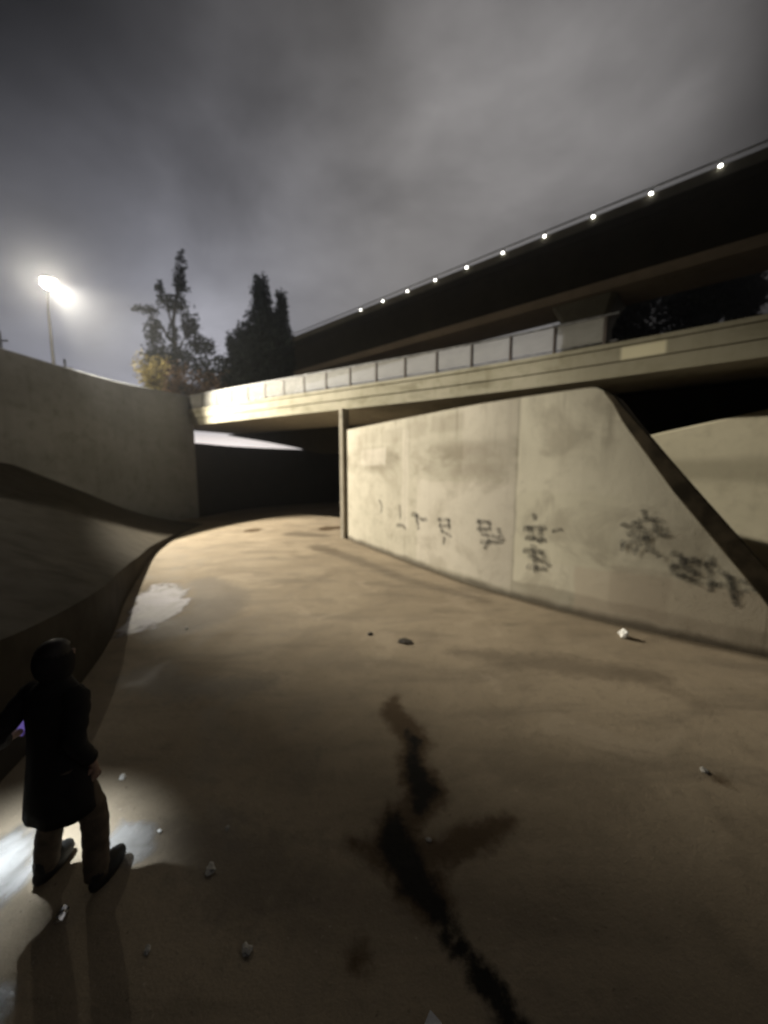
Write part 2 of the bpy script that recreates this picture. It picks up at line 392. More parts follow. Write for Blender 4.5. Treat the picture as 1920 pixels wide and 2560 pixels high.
def feathered(name, P, z, mat, n=8):
    """thin sheet with closed outline P and an 'edge' attribute falling to 0 at the rim"""
    Q = catmull(P + P[:1], n)[:-1]; c = Q.mean(0); bm = bmesh.new(); vs = [[]]; lay = bm.verts.layers.float.new('edge')
    c0 = bm.verts.new((c[0], c[1], z)); c0[lay] = 1.0; rings = []
    for k in (0.35, 0.7, 1.0, 1.25):
        r_ = [bm.verts.new((*(c + (q - c) * k), z)) for q in Q]
        for v_ in r_: v_[lay] = {0.35: 0.95, 0.7: 0.72, 1.0: 0.42, 1.25: 0.0}[k]
        rings.append(r_)
    m = len(Q)
    for i in range(m): bm.faces.new((c0, rings[0][i], rings[0][(i + 1) % m]))
    for r0, r1 in zip(rings, rings[1:]):
        for i in range(m): bm.faces.new((r0[i], r1[i], r1[(i + 1) % m], r0[(i + 1) % m]))
    bmesh.ops.recalc_face_normals(bm, faces=bm.faces)
    if sum(f.normal.z for f in bm.faces) < 0: bmesh.ops.reverse_faces(bm, faces=bm.faces)
    return from_bm(name, bm, mat)

mw, t, b = new_mat('puddle_glare')
v = t.add('ShaderNodeTexCoord').outputs['Object']
n1 = t.noise(v, 1.3, 5, 0.6, 0.6); n2 = t.noise(v, 9, 4, 0.6); n3 = t.noise(t.scale(v, (1.6, .9, 1)), 2.4, 5, 0.65, 0.4)
t.put(b.inputs['Base Color'], t.mix(t.mapr(n1, 0.38, 0.62), (0.66, 0.64, 0.69), (0.34, 0.325, 0.33)))  # pale colour stands for the bright reflection on the water
t.put(b.inputs['Roughness'], t.mapr(n1, 0.3, 0.7, 0.22, 0.36))
b.inputs['Specular IOR Level'].default_value = 0.8
ea = t.add('ShaderNodeAttribute'); ea.attribute_name = 'edge'
t.put(b.inputs['Alpha'], t.mapr(t.math('ADD', ea.outputs['Fac'], t.math('MULTIPLY', t.math('SUBTRACT', n3, 0.5), 1.5)), 0.22, 0.62, 0, 0.95))
bp = t.add('ShaderNodeBump'); bp.inputs['Strength'].default_value = 0.25; bp.inputs['Distance'].default_value = 0.02
t.put(bp.inputs['Height'], n2); t.put(b.inputs['Normal'], bp.outputs[0])
tag(feathered('puddle', [(-5.75, 9.0), (-5.2, 8.95), (-4.5, 8.3), (-4.15, 7.3), (-4.2, 6.75), (-4.5, 6.2), (-4.75, 6.2), (-4.86, 6.7), (-5.1, 7.2), (-5.55, 8.1)], 0.004, mw), kind='structure')
mw2 = mw.copy(); mw2.name = 'floor_glare'  # copy for the wet glare round the feet, also put into colour
for n_ in mw2.node_tree.nodes:
    if n_.type == 'MIX':
        n_.inputs[6].default_value = (0.36, 0.355, 0.35, 1); n_.inputs[7].default_value = (0.13, 0.125, 0.115, 1)
    if n_.type == 'MAP_RANGE' and abs(n_.inputs[4].default_value - 0.95) < .01: n_.inputs[4].default_value = 0.75; n_.inputs[2].default_value = 0.85
for P in ([(-3.0, 2.75), (-2.62, 2.6), (-2.5, 2.3), (-2.62, 2.02), (-2.9, 1.95), (-3.15, 2.3)], [(-2.15, 2.75), (-1.85, 2.72), (-1.75, 2.5), (-1.95, 2.38), (-2.15, 2.5)], [(-2.3, 1.75), (-2.05, 1.78), (-1.98, 1.62), (-2.15, 1.5), (-2.35, 1.58)]):
    tag(feathered('puddle', P, 0.004, mw2), kind='structure')

# ------------------------------------------------------------------ sloping bank along the left side
def zbank(y): return float(np.interp(y, [-5, 3.08, 4.58, 6.05, 7.81, 10, 12.79, 16.55, 19], [1.75, 1.31, 1.09, 0.93, 0.70, 0.47, 0.26, 0.08, 0.02]))
LWALL = catmull([(-13.4, -6), (-13.2, 3), (-12.95, 9), (-12.79, 12.96), (-12.66, 15.64), (-12.35, 18.1), (-11.25, 20.6), (-10.6, 22.3), (-9.9, 25), (-7.5, 28.5), (-3, 31), (4, 32.5), (14, 33)], 8)
def zfoot(y): return float(np.interp(y, [-6, 5, 12.96, 15.64, 18.3, 19.6], [5.0, 4.3, 3.06, 1.95, 0.65, 0.0]))
bm = bmesh.new(); rows = []
for s in np.linspace(0, 1, 60):
    y = 19.0 - 24 * s
    ex = float(np.interp(y, BANK[::-1, 1], BANK[::-1, 0])); wx = float(np.interp(y, LWALL[:60, 1], LWALL[:60, 0])) - 0.05
    ze, zf = zbank(y), zfoot(y)
    row = [bm.verts.new((ex, y, -0.02)), bm.verts.new((ex - 0.04, y, ze))]
    for k in np.linspace(0, 1, 9)[1:]:
        row.append(bm.verts.new((ex - 0.04 + (wx - ex) * k, y, ze + (zf - ze) * (k ** 1.03))))
    rows.append(row)
for r0, r1 in zip(rows, rows[1:]):
    for k in range(len(r0) - 1): bm.faces.new((r0[k], r0[k + 1], r1[k + 1], r1[k]))
bmesh.ops.recalc_face_normals(bm, faces=bm.faces)
bk = tag(from_bm('bank', bm, M['bank']), kind='structure'); bk.data.materials.append(M['damp_and_shade'])
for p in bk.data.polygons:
    if abs(p.normal.z) < 0.3: p.material_index = 1  # steep side face coloured near black for its shade

# ------------------------------------------------------------------ left channel wall and the ground it holds
LA = arclen(LWALL); A_B = float(np.interp(21.6, LWALL[:70, 1], LA[:70]))      # where the bridge lands on it
LWALL = np.c_[np.interp(np.sort(np.r_[LA, A_B, A_B + .02]), LA, LWALL[:, 0]), np.interp(np.sort(np.r_[LA, A_B, A_B + .02]), LA, LWALL[:, 1])]
def ltop(a): return 6.88 if a <= A_B + .01 else 4.30
lw = sweep('retaining_wall', LWALL, lambda a: [(0, -0.1), (0, ltop(a) - .08), (-0.02, ltop(a) - .02), (-0.06, ltop(a)), (-0.34, ltop(a)), (-0.36, ltop(a) - .08), (-0.36, -0.1)], M['wall'])
lw.data.materials.append(M['damp_and_shade'])
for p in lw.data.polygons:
    if p.center.y > 21.7: p.material_index = 1  # wall past the bridge coloured near black for the shade there
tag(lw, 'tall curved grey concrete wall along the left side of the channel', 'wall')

def plateau(name, inner, outer, z, mat):
    """flat ground between the back of a wall (inner) and far points (outer), with a skirt down the inner side"""
    bm = bmesh.new(); a = [bm.verts.new((x, y, z)) for x, y in inner]; c = [bm.verts.new((x, y, z)) for x, y in outer]; d = [bm.verts.new((x, y, -.05)) for x, y in inner]
    for i in range(len(a) - 1):
        bm.faces.new((a[i], a[i + 1], c[i + 1], c[i])); bm.faces.new((d[i], d[i + 1], a[i + 1], a[i]))
    bmesh.ops.recalc_face_normals(bm, faces=bm.faces)
    if sum(f.normal.z for f in bm.faces) < 0: bmesh.ops.reverse_faces(bm, faces=bm.faces)
    return tag(from_bm(name, bm, mat), kind='structure')
N = normals2(LWALL); back = LWALL - N * 0.30
near = [tuple(p) for p, q in zip(back, LWALL) if q[1] < 21.55] + [(-11.35, 21.6)]; far = [(-11.3, 21.75)] + [tuple(p) for p, q in zip(back, LWALL) if q[1] > 21.7]
plateau('embankment', near, [(-115, float(y)) for y in np.linspace(-6, 90, len(near) - 1)] + [(-60, 115)], 6.25, M['soil'])
plateau('embankment', far, [(-59 + 170 * k, 115 - 75 * k * k) for k in np.linspace(0, 1, len(far))], 3.5, M['soil'])

# ------------------------------------------------------------------ divider wall with raked nose, its graffiti
PA = arclen(PIER)
def pier_top(a): return 4.40 if a < 9.95 else max(0.12, float(np.interp(a, [9.95, 10.1, 10.35, 10.6, 12.56, 13.3], [4.40, 4.38, 4.2, 3.86, 1.34, 0.2])))
PN = normals2(PIER)
PIER_D = np.array([PIER[0] + (PIER[-1] - PIER[0]) * 0])  # keep plan points as they are
fine_s = np.unique(np.r_[np.linspace(0, 9.9, 70), np.linspace(9.9, 13.3, 40)])
PF = np.c_[np.interp(fine_s, PA, PIER[:, 0]), np.interp(fine_s, PA, PIER[:, 1])]
pier = sweep('divider_wall', PF, lambda a: [(0, -0.1), (0, pier_top(a) - 0.03), (-0.03, pier_top(a)), (-0.82, pier_top(a)), (-0.85, pier_top(a) - 0.03), (-0.85, -0.1)], M['pier'])
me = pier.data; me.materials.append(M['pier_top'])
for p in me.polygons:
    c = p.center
    if p.normal.z > 0.35: p.material_index = 1  # upward faces take the darker tone that stands for shade
tag(pier, 'long pale concrete divider wall with raked end and row of graffiti', 'wall')

def wall_pt(a, z, off=0.004):
    i = min(max(np.searchsorted(PA, a) - 1, 0), len(PA) - 2)
    k = (a - PA[i]) / (PA[i + 1] - PA[i]); p = PIER[i] + (PIER[i + 1] - PIER[i]) * k
    n = PN[i] + (PN[i + 1] - PN[i]) * k; n /= np.linalg.norm(n)
    return Vector((p[0] + n[0] * off, p[1] + n[1] * off, z))
# added dark strip along the raked edge, standing for its shaded top face
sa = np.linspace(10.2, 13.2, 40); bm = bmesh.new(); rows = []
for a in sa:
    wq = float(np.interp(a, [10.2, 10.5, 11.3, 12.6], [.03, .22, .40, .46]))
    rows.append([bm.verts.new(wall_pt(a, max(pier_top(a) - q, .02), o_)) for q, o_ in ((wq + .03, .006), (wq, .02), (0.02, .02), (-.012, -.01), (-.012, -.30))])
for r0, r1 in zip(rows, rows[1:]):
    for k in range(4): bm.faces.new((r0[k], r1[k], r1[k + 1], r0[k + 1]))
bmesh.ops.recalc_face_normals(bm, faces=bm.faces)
from_bm('nose_shade_strip', bm, M['nose'], pier)

mg, t, b = new_mat('spray_paint')
v = t.add('ShaderNodeTexCoord').outputs['UV']
sep = t.add('ShaderNodeSeparateXYZ'); t.put(sep.inputs[0], v)
edge = t.mapr(t.math('ABSOLUTE', sep.outputs[1]), 0.35, 1.0, 1, 0)
pn = t.noise(t.add('ShaderNodeTexCoord').outputs['Object'], 9, 4, 0.6)
t.put(b.inputs['Base Color'], (0.055, 0.05, 0.043, 1)); b.inputs['Roughness'].default_value = 0.8
t.put(b.inputs['Alpha'], t.math('MULTIPLY', edge, t.mapr(pn, 0.3, 0.62, 0.08, 0.48)))

GRAFFITI = [[[(2.998,1.775),(3.174,1.587),(3.086,1.376)]],[[(4.268,1.684),(4.309,1.314)],[(4.121,1.06),(4.422,1.079),(4.604,1.022)]],[[(4.946,1.507),(5.21,1.477),(5.403,1.403),(5.65,1.432)],[(5.144,1.568),(5.212,1.38)],[(5.213,1.341),(5.282,1.117)]],[[(6.17,1.494),(6.645,1.533)],[(6.253,1.504),(6.315,1.226)],[(6.595,1.527),(6.652,1.309)],[(6.23,1.322),(6.65,1.378)],[(6.343,1.194),(6.708,1.108)],[(6.454,1.033),(6.406,0.846)]],[[(7.583,1.611),(7.96,1.623)],[(7.609,1.439),(7.967,1.454)],[(7.642,1.634),(7.709,1.389)],[(7.924,1.635),(7.967,1.454)],[(7.749,1.331),(8.319,1.289)],[(8.175,1.512),(8.32,1.259)],[(7.941,1.202),(7.838,0.997)],[(7.719,1.136),(8.289,1.209)]],[[(9.025,1.909),(9.043,1.827)],[(8.807,1.589),(9.261,1.658)],[(8.923,1.632),(9.022,1.39)],[(8.876,1.398),(9.275,1.399)],[(9.18,1.635),(9.166,1.355)],[(8.83,1.103),(9.288,1.152)],[(9.029,1.25),(9.114,0.696)],[(9.234,1.115),(9.383,0.892)],[(8.935,0.774),(9.306,0.793)],[(8.953,1.009),(9.243,0.948)]],[[(9.425,1.611),(9.591,1.663)]],[[(10.945,2.151),(10.975,2.041)],[(10.645,1.887),(10.745,1.849),(10.849,1.955),(11.12,2.017),(11.21,1.988)],[(10.739,1.693),(10.902,1.865)],[(10.867,1.928),(10.893,1.769)],[(11.108,1.979),(11.134,1.814)],[(11.188,1.894),(11.307,1.76),(11.169,1.744)],[(10.921,1.81),(11.134,1.814)],[(10.836,1.685),(11.022,1.689),(11.137,1.777)],[(10.985,1.779),(11.053,1.466)],[(10.653,1.506),(10.903,1.617),(11.023,1.67)],[(10.658,1.428),(10.785,1.485)],[(10.84,1.377),(10.924,1.543)],[(11.053,1.466),(11.16,1.443),(11.21,1.375)],[(10.682,1.569),(10.674,1.43)]],[[(11.393,1.459),(11.494,1.437)],[(11.409,1.24),(11.432,1.114)],[(11.524,1.405),(11.518,1.111)],[(11.406,1.276),(11.543,1.335)],[(11.596,1.361),(11.716,1.398)],[(11.709,1.397),(11.748,1.152)],[(11.606,1.236),(11.694,1.161)],[(11.447,1.116),(11.759,1.01)],[(11.596,1.361),(11.603,1.09)]],[[(11.896,1.461),(11.868,1.316),(11.905,1.18),(11.925,0.918)],[(11.826,1.344),(11.931,1.343)],[(11.89,1.036),(11.968,1.033)]],[[(12.002,1.25),(12.108,1.182),(12.144,1.05),(12.215,0.786)],[(11.995,1.021),(12.13,1.065)],[(12.145,1.189),(12.198,0.991),(12.256,0.743)]],[[(12.252,0.933),(12.39,1.013),(12.481,1.049)],[(12.259,1.141),(12.406,1.101),(12.463,0.978)]]]
GW = [.09, .09, .10, .075, .075, .085, .06, .065, .085, .07, .065, .06]
for gi, strokes in enumerate(GRAFFITI):
    bm = bmesh.new(); uvl = bm.loops.layers.uv.new('UVMap'); k = 0
    for st in strokes:
        st = [np.array(p) for p in st]; off = 0.004 + 0.0012 * k; k += 1
        P = catmull(st, 6) if len(st) > 2 else np.array([st[0] + (st[1] - st[0]) * q for q in np.linspace(0, 1, 6)])
        T = np.gradient(P, axis=0); T /= np.linalg.norm(T, axis=1)[:, None] + 1e-9
        P = np.vstack([P[0] - T[0] * GW[gi] * .6, P, P[-1] + T[-1] * GW[gi] * .6]); T = np.vstack([T[0], T, T[-1]])
        wd = GW[gi] * np.r_[.5, np.linspace(1.0, .85, len(P) - 2), .5]
        rows = []
        for p, tt, ww in zip(P, T, wd):
            nn = np.array([-tt[1], tt[0]]) * ww
            rows.append([bm.verts.new(wall_pt(*(p + nn * s_), off)) for s_ in (-1, 0, 1)])
        for i in range(len(rows) - 1):
            for j in range(2):
                f = bm.faces.new((rows[i][j], rows[i + 1][j], rows[i + 1][j + 1], rows[i][j + 1]))
                for l, (ii, jj) in zip(f.loops, ((i, j), (i + 1, j), (i + 1, j + 1), (i, j + 1))):
                    l[uvl].uv = (ii, (jj - 1) * 0.98 if ii not in (0, len(rows) - 1) else 0.98)
    bmesh.ops.recalc_face_normals(bm, faces=bm.faces)
    from_bm('graffiti', bm, mg, pier)

# ------------------------------------------------------------------ right abutment wall and the ground behind it
ABUT = catmull([(6.5, 30.6), (3.6, 24), (2.4, 19), (2.6, 15.6), (4.1, 13.4), (6.3, 11.5), (9.25, 9.2), (12.2, 6.9), (17, 3.6), (30, -4)], 8)
AA = arclen(ABUT)
def shadow_edge(a): return float(np.interp(np.interp(a, AA, ABUT[:, 0]), [2.0, 6.5, 7.6, 9.25, 12.0], [3.3, 3.5, 3.85, 4.30, 4.75]))     # ledge top sloped to stand for the deck's shadow edge on the wall
ab = sweep('abutment_wall', ABUT, lambda a: [(0, -0.1), (0, shadow_edge(a) - .04), (-0.03, shadow_edge(a)), (-1.3, shadow_edge(a)), (-1.3, 5.22), (-1.6, 5.22), (-1.6, -0.1)], M['abut'])
ab.data.materials.append(M['damp_and_shade'])
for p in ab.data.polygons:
    if len(p.vertices) == 4 and p.index % 7 in (2, 3, 4): p.material_index = 1  # ledge and backwall coloured near black for the shade under the deck
tag(ab, 'plain pale wall behind the raked end, at the right edge under the bridge', 'wall')
N = normals2(ABUT); back = ABUT - N * 1.5
plateau('embankment', [tuple(p) for p in back], [(10 + 105 * math.sin(k), 31 + 82 * math.cos(k)) for k in np.linspace(0.2, 1.68, len(back))], 5.0, M['soil'])

# ------------------------------------------------------------------ lower bridge
BP = catmull([(-13.4, 22.93), (-11.12, 21.48), (-1.6, 15.42), (2.61, 12.67), (5.71, 10.32), (8.15, 8.23), (14, 3.2), (19, -1)], 14)
BA = arclen(BP); S0 = -math.hypot(13.4 - 11.12, 22.93 - 21.48)
bridge = empty('road_bridge', (BP[0][0], BP[0][1], 0))
tag(bridge, 'pale concrete bridge with post and mesh railing crossing low over the channel', 'bridge')
inv = Matrix.Translation((-BP[0][0], -BP[0][1], 0))
def child(o, root):
    o.parent = root; o.matrix_parent_inverse = Matrix.Translation(-Vector(root.location)); return o
# offsets: + is to the right of travel (left end to right end) = towards the camera
o = sweep('deck', BP, [(-0.02, 5.27), (-0.02, 6.02), (-5.2, 6.02), (-5.2, 5.27)], M['deck']); child(o, bridge)
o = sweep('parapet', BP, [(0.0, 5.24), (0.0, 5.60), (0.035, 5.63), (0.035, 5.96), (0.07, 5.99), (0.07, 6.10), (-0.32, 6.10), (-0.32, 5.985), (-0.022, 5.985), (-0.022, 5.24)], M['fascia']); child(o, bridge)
o = sweep('parapet', BP, [(-5.21, 5.24), (-5.21, 6.75), (-5.45, 6.75), (-5.45, 5.24)], M['deck']); child(o, bridge)
def bpt(s, off=0.0):
    s -= S0
    i = min(max(np.searchsorted(BA, s) - 1, 0), len(BA) - 2); k = (s - BA[i]) / (BA[i + 1] - BA[i])
    p = BP[i] + (BP[i + 1] - BP[i]) * k; tt = (BP[i + 1] - BP[i]) / np.linalg.norm(BP[i + 1] - BP[i]); n = np.array([tt[1], -tt[0]])
    return p + n * off, tt, n
# railing: top rail, mid bottom rail, posts and mesh panels
rail_line = np.array([bpt(s, -0.06)[0] for s in np.linspace(-0.25, 20.6, 70)])
def ring(off, z, r, n=8): return [(off + r * math.cos(2 * math.pi * k / n), z + r * math.sin(2 * math.pi * k / n)) for k in range(n)]
child(sweep('top_rail', rail_line, ring(0, 6.86, 0.028), M['steel']), bridge)
child(sweep('bottom_rail', rail_line, ring(0, 6.19, 0.018), M['steel']), bridge)
mm, t, b = new_mat('rail_mesh')
v = t.add('ShaderNodeTexCoord').outputs['UV']
nn = t.noise(t.scale(v, (0.7, 1.6, 1)), 1.0, 4, 0.6)
t.put(b.inputs['Base Color'], t.mix(t.mapr(nn, 0.35, 0.65), (0.50, 0.49, 0.45), (0.36, 0.35, 0.32)))
b.inputs['Roughness'].default_value = 0.6
wx = t.add('ShaderNodeSeparateXYZ'); t.put(wx.inputs[0], v)
wires = t.math('MAXIMUM', t.math('GREATER_THAN', t.math('SINE', t.math('MULTIPLY', t.math('ADD', wx.outputs[0], wx.outputs[1]), 290)), 0.25),
               t.math('GREATER_THAN', t.math('SINE', t.math('MULTIPLY', t.math('SUBTRACT', wx.outputs[0], wx.outputs[1]), 290)), 0.25))
t.put(b.inputs['Alpha'], t.math('MAXIMUM', t.math('MULTIPLY', wires, 0.65), 0.18))
post_s = [-0.05 + 0.36] + [1.56 + 1.25 * k for k in range(16)]
for k, s in enumerate(post_s):
    p, tt, n = bpt(s, -0.06); rot = Matrix.Translation((p[0], p[1], 0)) @ Matrix.Rotation(math.atan2(tt[1], tt[0]), 4, 'Z')
    bm = bmesh.new()
    add_box(bm, -0.035, 0.035, -0.045, 0.045, 6.112, 6.835, rot, 0.006)
    add_box(bm, -0.07, 0.07, -0.07, 0.07, 6.10, 6.112, rot)
    child(from_bm('post', bm, M['rust']), bridge)
for s0, s1 in zip(post_s, post_s[1:]):
    line = np.array([bpt(q, -0.03)[0] for q in (s0 + .045, (s0 + s1) / 2, s1 - .045)])
    child(sweep('mesh_panel', line, [(0.0, 6.22), (0.0, 6.82)], mm, closed=False), bridge)
# pier column at the far end of the divider wall
bm = bmesh.new(); p = (-1.60, 15.30)
rot = Matrix.Translation((p[0], p[1], 0)) @ Matrix.Rotation(math.atan2(-.62, .78), 4, 'Z')
add_box(bm, -0.095, 0.095, -0.2, 0.2, -0.1, 5.24, rot, 0.02)
child(from_bm('column', bm, M['deck']), bridge)
# added girder under the far deck edge, its sloping underside trims the bright strip
gl = np.array([bpt(s, -5.25)[0] for s in np.linspace(-3.4, 13.5, 30)]); GA_ = arclen(gl)
def gdrop(a): return float(np.interp(a, [0, 3.9, 6.95, 8.6, 17], [5.2, 4.64, 4.14, 3.75, 3.6]))
child(sweep('girder', gl, lambda a: [(0.3, gdrop(a)), (0.3, 5.26), (-0.1, 5.26), (-0.1, gdrop(a))], M['over']), bridge)

# ------------------------------------------------------------------ upper overpass
OD = np.array([-0.7437, 0.6685]); O0 = np.array([11.8, 14.4])       # a rail light, direction to the far end
OV = np.array([O0 + OD * s for s in np.linspace(-16, 29, 46)])       # towards the far end; right of travel = away from camera
over = empty('overpass', (9.9, 18.9, 0))
tag(over, 'dark narrow overpass climbing to the upper right with lights along its rail', 'bridge')
# right of travel (t=(-.74,.67)) is (+.67,.74): away from the camera -> use positive offsets for depth
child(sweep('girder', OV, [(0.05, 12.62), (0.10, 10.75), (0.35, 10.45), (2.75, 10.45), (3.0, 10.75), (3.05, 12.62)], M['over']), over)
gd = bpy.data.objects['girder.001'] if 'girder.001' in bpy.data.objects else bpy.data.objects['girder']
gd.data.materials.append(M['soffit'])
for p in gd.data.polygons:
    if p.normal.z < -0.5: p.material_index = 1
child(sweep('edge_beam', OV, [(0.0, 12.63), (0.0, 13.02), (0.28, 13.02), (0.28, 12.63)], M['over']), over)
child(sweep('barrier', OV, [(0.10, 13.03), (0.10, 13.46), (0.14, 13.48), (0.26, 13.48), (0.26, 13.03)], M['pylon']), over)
child(sweep('edge_beam', OV, [(2.85, 12.63), (2.85, 13.02), (3.13, 13.02), (3.13, 12.63)], M['over']), over)
for z, r in ((13.70, 0.035),):
    child(sweep('rail', OV, ring(0.17, z, r), M['steel']), over)
M['rail_light'] = emit('rail_light', (1.0, 0.98, 0.9), 12.0)
for k in range(-7, 10):
    p = O0 + OD * (2.0 * k); 
    a = math.atan2(OD[1], OD[0]); T = Matrix.Translation((p[0], p[1], 0)) @ Matrix.Rotation(a, 4, 'Z')
    bm = bmesh.new(); add_box(bm, -0.03, 0.03, -0.20, -0.14, 13.48, 13.69, T, 0.008); po = child(from_bm('post', bm, M['steel']), over)
    bm = bmesh.new(); r_ = bmesh.ops.create_uvsphere(bm, u_segments=10, v_segments=6, radius=0.055)
    bmesh.ops.transform(bm, matrix=T @ Matrix.Translation((0, -0.02, 13.42)) @ Matrix.Diagonal((1.15, .6, .8, 1)), verts=r_['verts'])
    child(from_bm('rail_light', bm, M['rail_light'], smooth=True), over)
# its pier, flared at the head
bm = bmesh.new()
T = Matrix.Translation((9.75, 18.75, 0)) @ Matrix.Rotation(math.atan2(OD[1], OD[0]), 4, 'Z')
prof = [(0.95, 0.62, 5.0), (0.95, 0.62, 9.3), (1.05, 0.8, 9.8), (1.35, 1.2, 10.44)]
rows = []
for a, d, z in prof:
    ring_ = []
    for cx_, cy_ in ((-1, -1), (1, -1), (1, 1), (-1, 1)):
        for sx, sy in (((0, .18), (.18, 0)) if cx_ * cy_ > 0 else ((.18, 0), (0, .18))):
            ring_.append(bm.verts.new(T @ Vector((cx_ * (a - sx), cy_ * (d - sy), z))))
    rows.append(ring_)
for r0, r1 in zip(rows, rows[1:]):
    for k in range(8): bm.faces.new((r0[k], r0[(k + 1) % 8], r1[(k + 1) % 8], r1[k]))
bm.faces.new(rows[0]); bm.faces.new(rows[-1]); bmesh.ops.recalc_face_normals(bm, faces=bm.faces)
child(from_bm('pier_column', bm, M['pylon']), over)

# ------------------------------------------------------------------ street lamp
LAMP = Vector((-15.20, 18.0, 11.15))
lamp = empty('street_lamp', (-16.72, 19.6, 6.36))
tag(lamp, 'glowing street lamp on a thin pole standing behind the left wall', 'street lamp')
bm = bmesh.new(); add_tube(bm, [(0, 0, 0), (0, 0, .35), (0, 0, .36), (0, 0, 4.3)], [.12, .12, .075, .055], 12)
from_bm('pole', bm, M['pole'], lamp, True)
bm = bmesh.new(); add_tube(bm, [(0, 0, 4.25), (.05, -.05, 4.6), (.35, -.36, 4.95), (.8, -.85, 5.08), (1.3, -1.38, 5.10)], [.05, .045, .04, .04, .04], 10)
from_bm('arm', bm, M['pole'], lamp, True)
head = bmesh.new()
r_ = bmesh.ops.create_uvsphere(head, u_segments=16, v_segments=10, radius=1.0)
bmesh.ops.delete(head, geom=[v for v in head.verts if v.co.z < -0.05], context='VERTS')
bmesh.ops.transform(head, matrix=Matrix.Translation((1.52, -1.60, 4.98)) @ Matrix.Diagonal((.36, .30, .20, 1)), verts=list(head.verts))
hd = from_bm('lamp_head', head, M['pole'], lamp, True)
M['lens'] = emit('lamp_lens', (1.0, 0.92, 0.74), 360.0)
t = NT(M['lens'].node_tree); mx = t.add('ShaderNodeMixShader'); mx.inputs[0].default_value = 0.5     # clear glass bowl, lit from inside
t.l.new(t.n['Principled BSDF'].outputs[0], mx.inputs[1]); t.l.new(t.add('ShaderNodeBsdfTransparent').outputs[0], mx.inputs[2])
t.l.new(mx.outputs[0], t.n['Material Output'].inputs['Surface'])
lens = bmesh.new()
r_ = bmesh.ops.create_uvsphere(lens, u_segments=20, v_segments=12, radius=1.0)
bmesh.ops.transform(lens, matrix=Matrix.Translation((1.52, -1.60, 4.80)) @ Matrix.Diagonal((.30, .27, .21, 1)), verts=list(lens.verts))
from_bm('lens', lens, M['lens'], hd, True)
ld = bpy.data.lights.new('lamp_light', 'SPOT'); lo = bpy.data.objects.new('lamp_light', ld); COL.objects.link(lo)
az, el = R(-11.5), R(-36)
lo.location = LAMP + Vector((0.0, 0.0, -0.02))
lo.rotation_euler = Vector((math.cos(az) * math.cos(el), math.sin(az) * math.cos(el), math.sin(el))).to_track_quat('-Z', 'Y').to_euler()
ld.energy = 74000; ld.color = (1.0, 0.925, 0.77); ld.spot_size = R(60); ld.spot_blend = 0.5; ld.shadow_soft_size = 0.12
child(lo, lamp)
ld2 = bpy.data.lights.new('lamp_spill', 'POINT'); lo2 = bpy.data.objects.new('lamp_spill', ld2); COL.objects.link(lo2)
lo2.location = lo.location; ld2.energy = 1250; ld2.color = (1.0, 0.90, 0.72); ld2.shadow_soft_size = 0.12
child(lo2, lamp)

# ------------------------------------------------------------------ trees and shrubs
def leaf_mat(name, c, var=0.45):
    m, t, b = new_mat(name)
    v = t.add('ShaderNodeTexCoord').outputs['Object']
    n = t.noise(v, 1.1, 3, 0.6); n2 = t.noise(v, 7, 2, 0.6)
    col = t.mix(t.mapr(n, 0.3, 0.7), tuple(q * (1 - var) for q in c), tuple(q * (1 + var) for q in c))
    col = t.mix(t.mapr(n2, 0.4, 0.7, 0, .4), col, tuple(q * .5 for q in c))
    t.put(b.inputs['Base Color'], col); b.inputs['Roughness'].default_value = 0.75; b.inputs['Specular IOR Level'].default_value = 0.2
    return m
M['conifer'] = leaf_mat('conifer_leaves', (0.045, 0.060, 0.048))
M['leaf'] = leaf_mat('dark_leaves', (0.045, 0.050, 0.036))
M['dry'] = leaf_mat('dry_leaves', (0.48, 0.40, 0.16))
M['brown'] = leaf_mat('brown_leaves', (0.30, 0.20, 0.13))

def crown_mesh(blobs, n, size, seed, droop=0.0, aspect=2.2, shell=0.5):
    """small pointed leaf sprays through the volume of ellipsoids (cx,cy,cz,rx,ry,rz)"""
    rng = np.random.default_rng(seed)
    vol = np.array([(b[3] * b[4] * b[5]) ** (2 / 3) for b in blobs]); cnt = rng.multinomial(n, vol / vol.sum())
    C = []
    for b, k in zip(blobs, cnt):
        d = rng.normal(size=(k, 3)); d /= np.linalg.norm(d, axis=1)[:, None]
        r = (shell + (1 - shell) * rng.random(k) ** .6) * (1 + rng.normal(size=k) * .10)
        lump = 1 + .18 * np.sin(d[:, 0] * 5 + seed) * np.cos(d[:, 2] * 6 + b[0])
        C.append(np.array(b[:3]) + d * (r * lump)[:, None] * np.array(b[3:6]))
    C = np.vstack(C); k = len(C)
    ax = rng.normal(size=(k, 3)); ax[:, 2] = ax[:, 2] * .5 - droop; ax /= np.linalg.norm(ax, axis=1)[:, None]
    sd = np.cross(ax, rng.normal(size=(k, 3))); sd /= np.linalg.norm(sd, axis=1)[:, None]
    L = size * rng.uniform(.6, 1.5, k)[:, None]; W = L / aspect
    V = np.stack([C - ax * L * .5, C + sd * W * .5, C + ax * L * .6, C - sd * W * .5], 1).reshape(-1, 3)
    F = np.arange(4 * k).reshape(-1, 4)
    me = bpy.data.meshes.new('crown'); me.from_pydata(V.tolist(), [], F.tolist()); return me

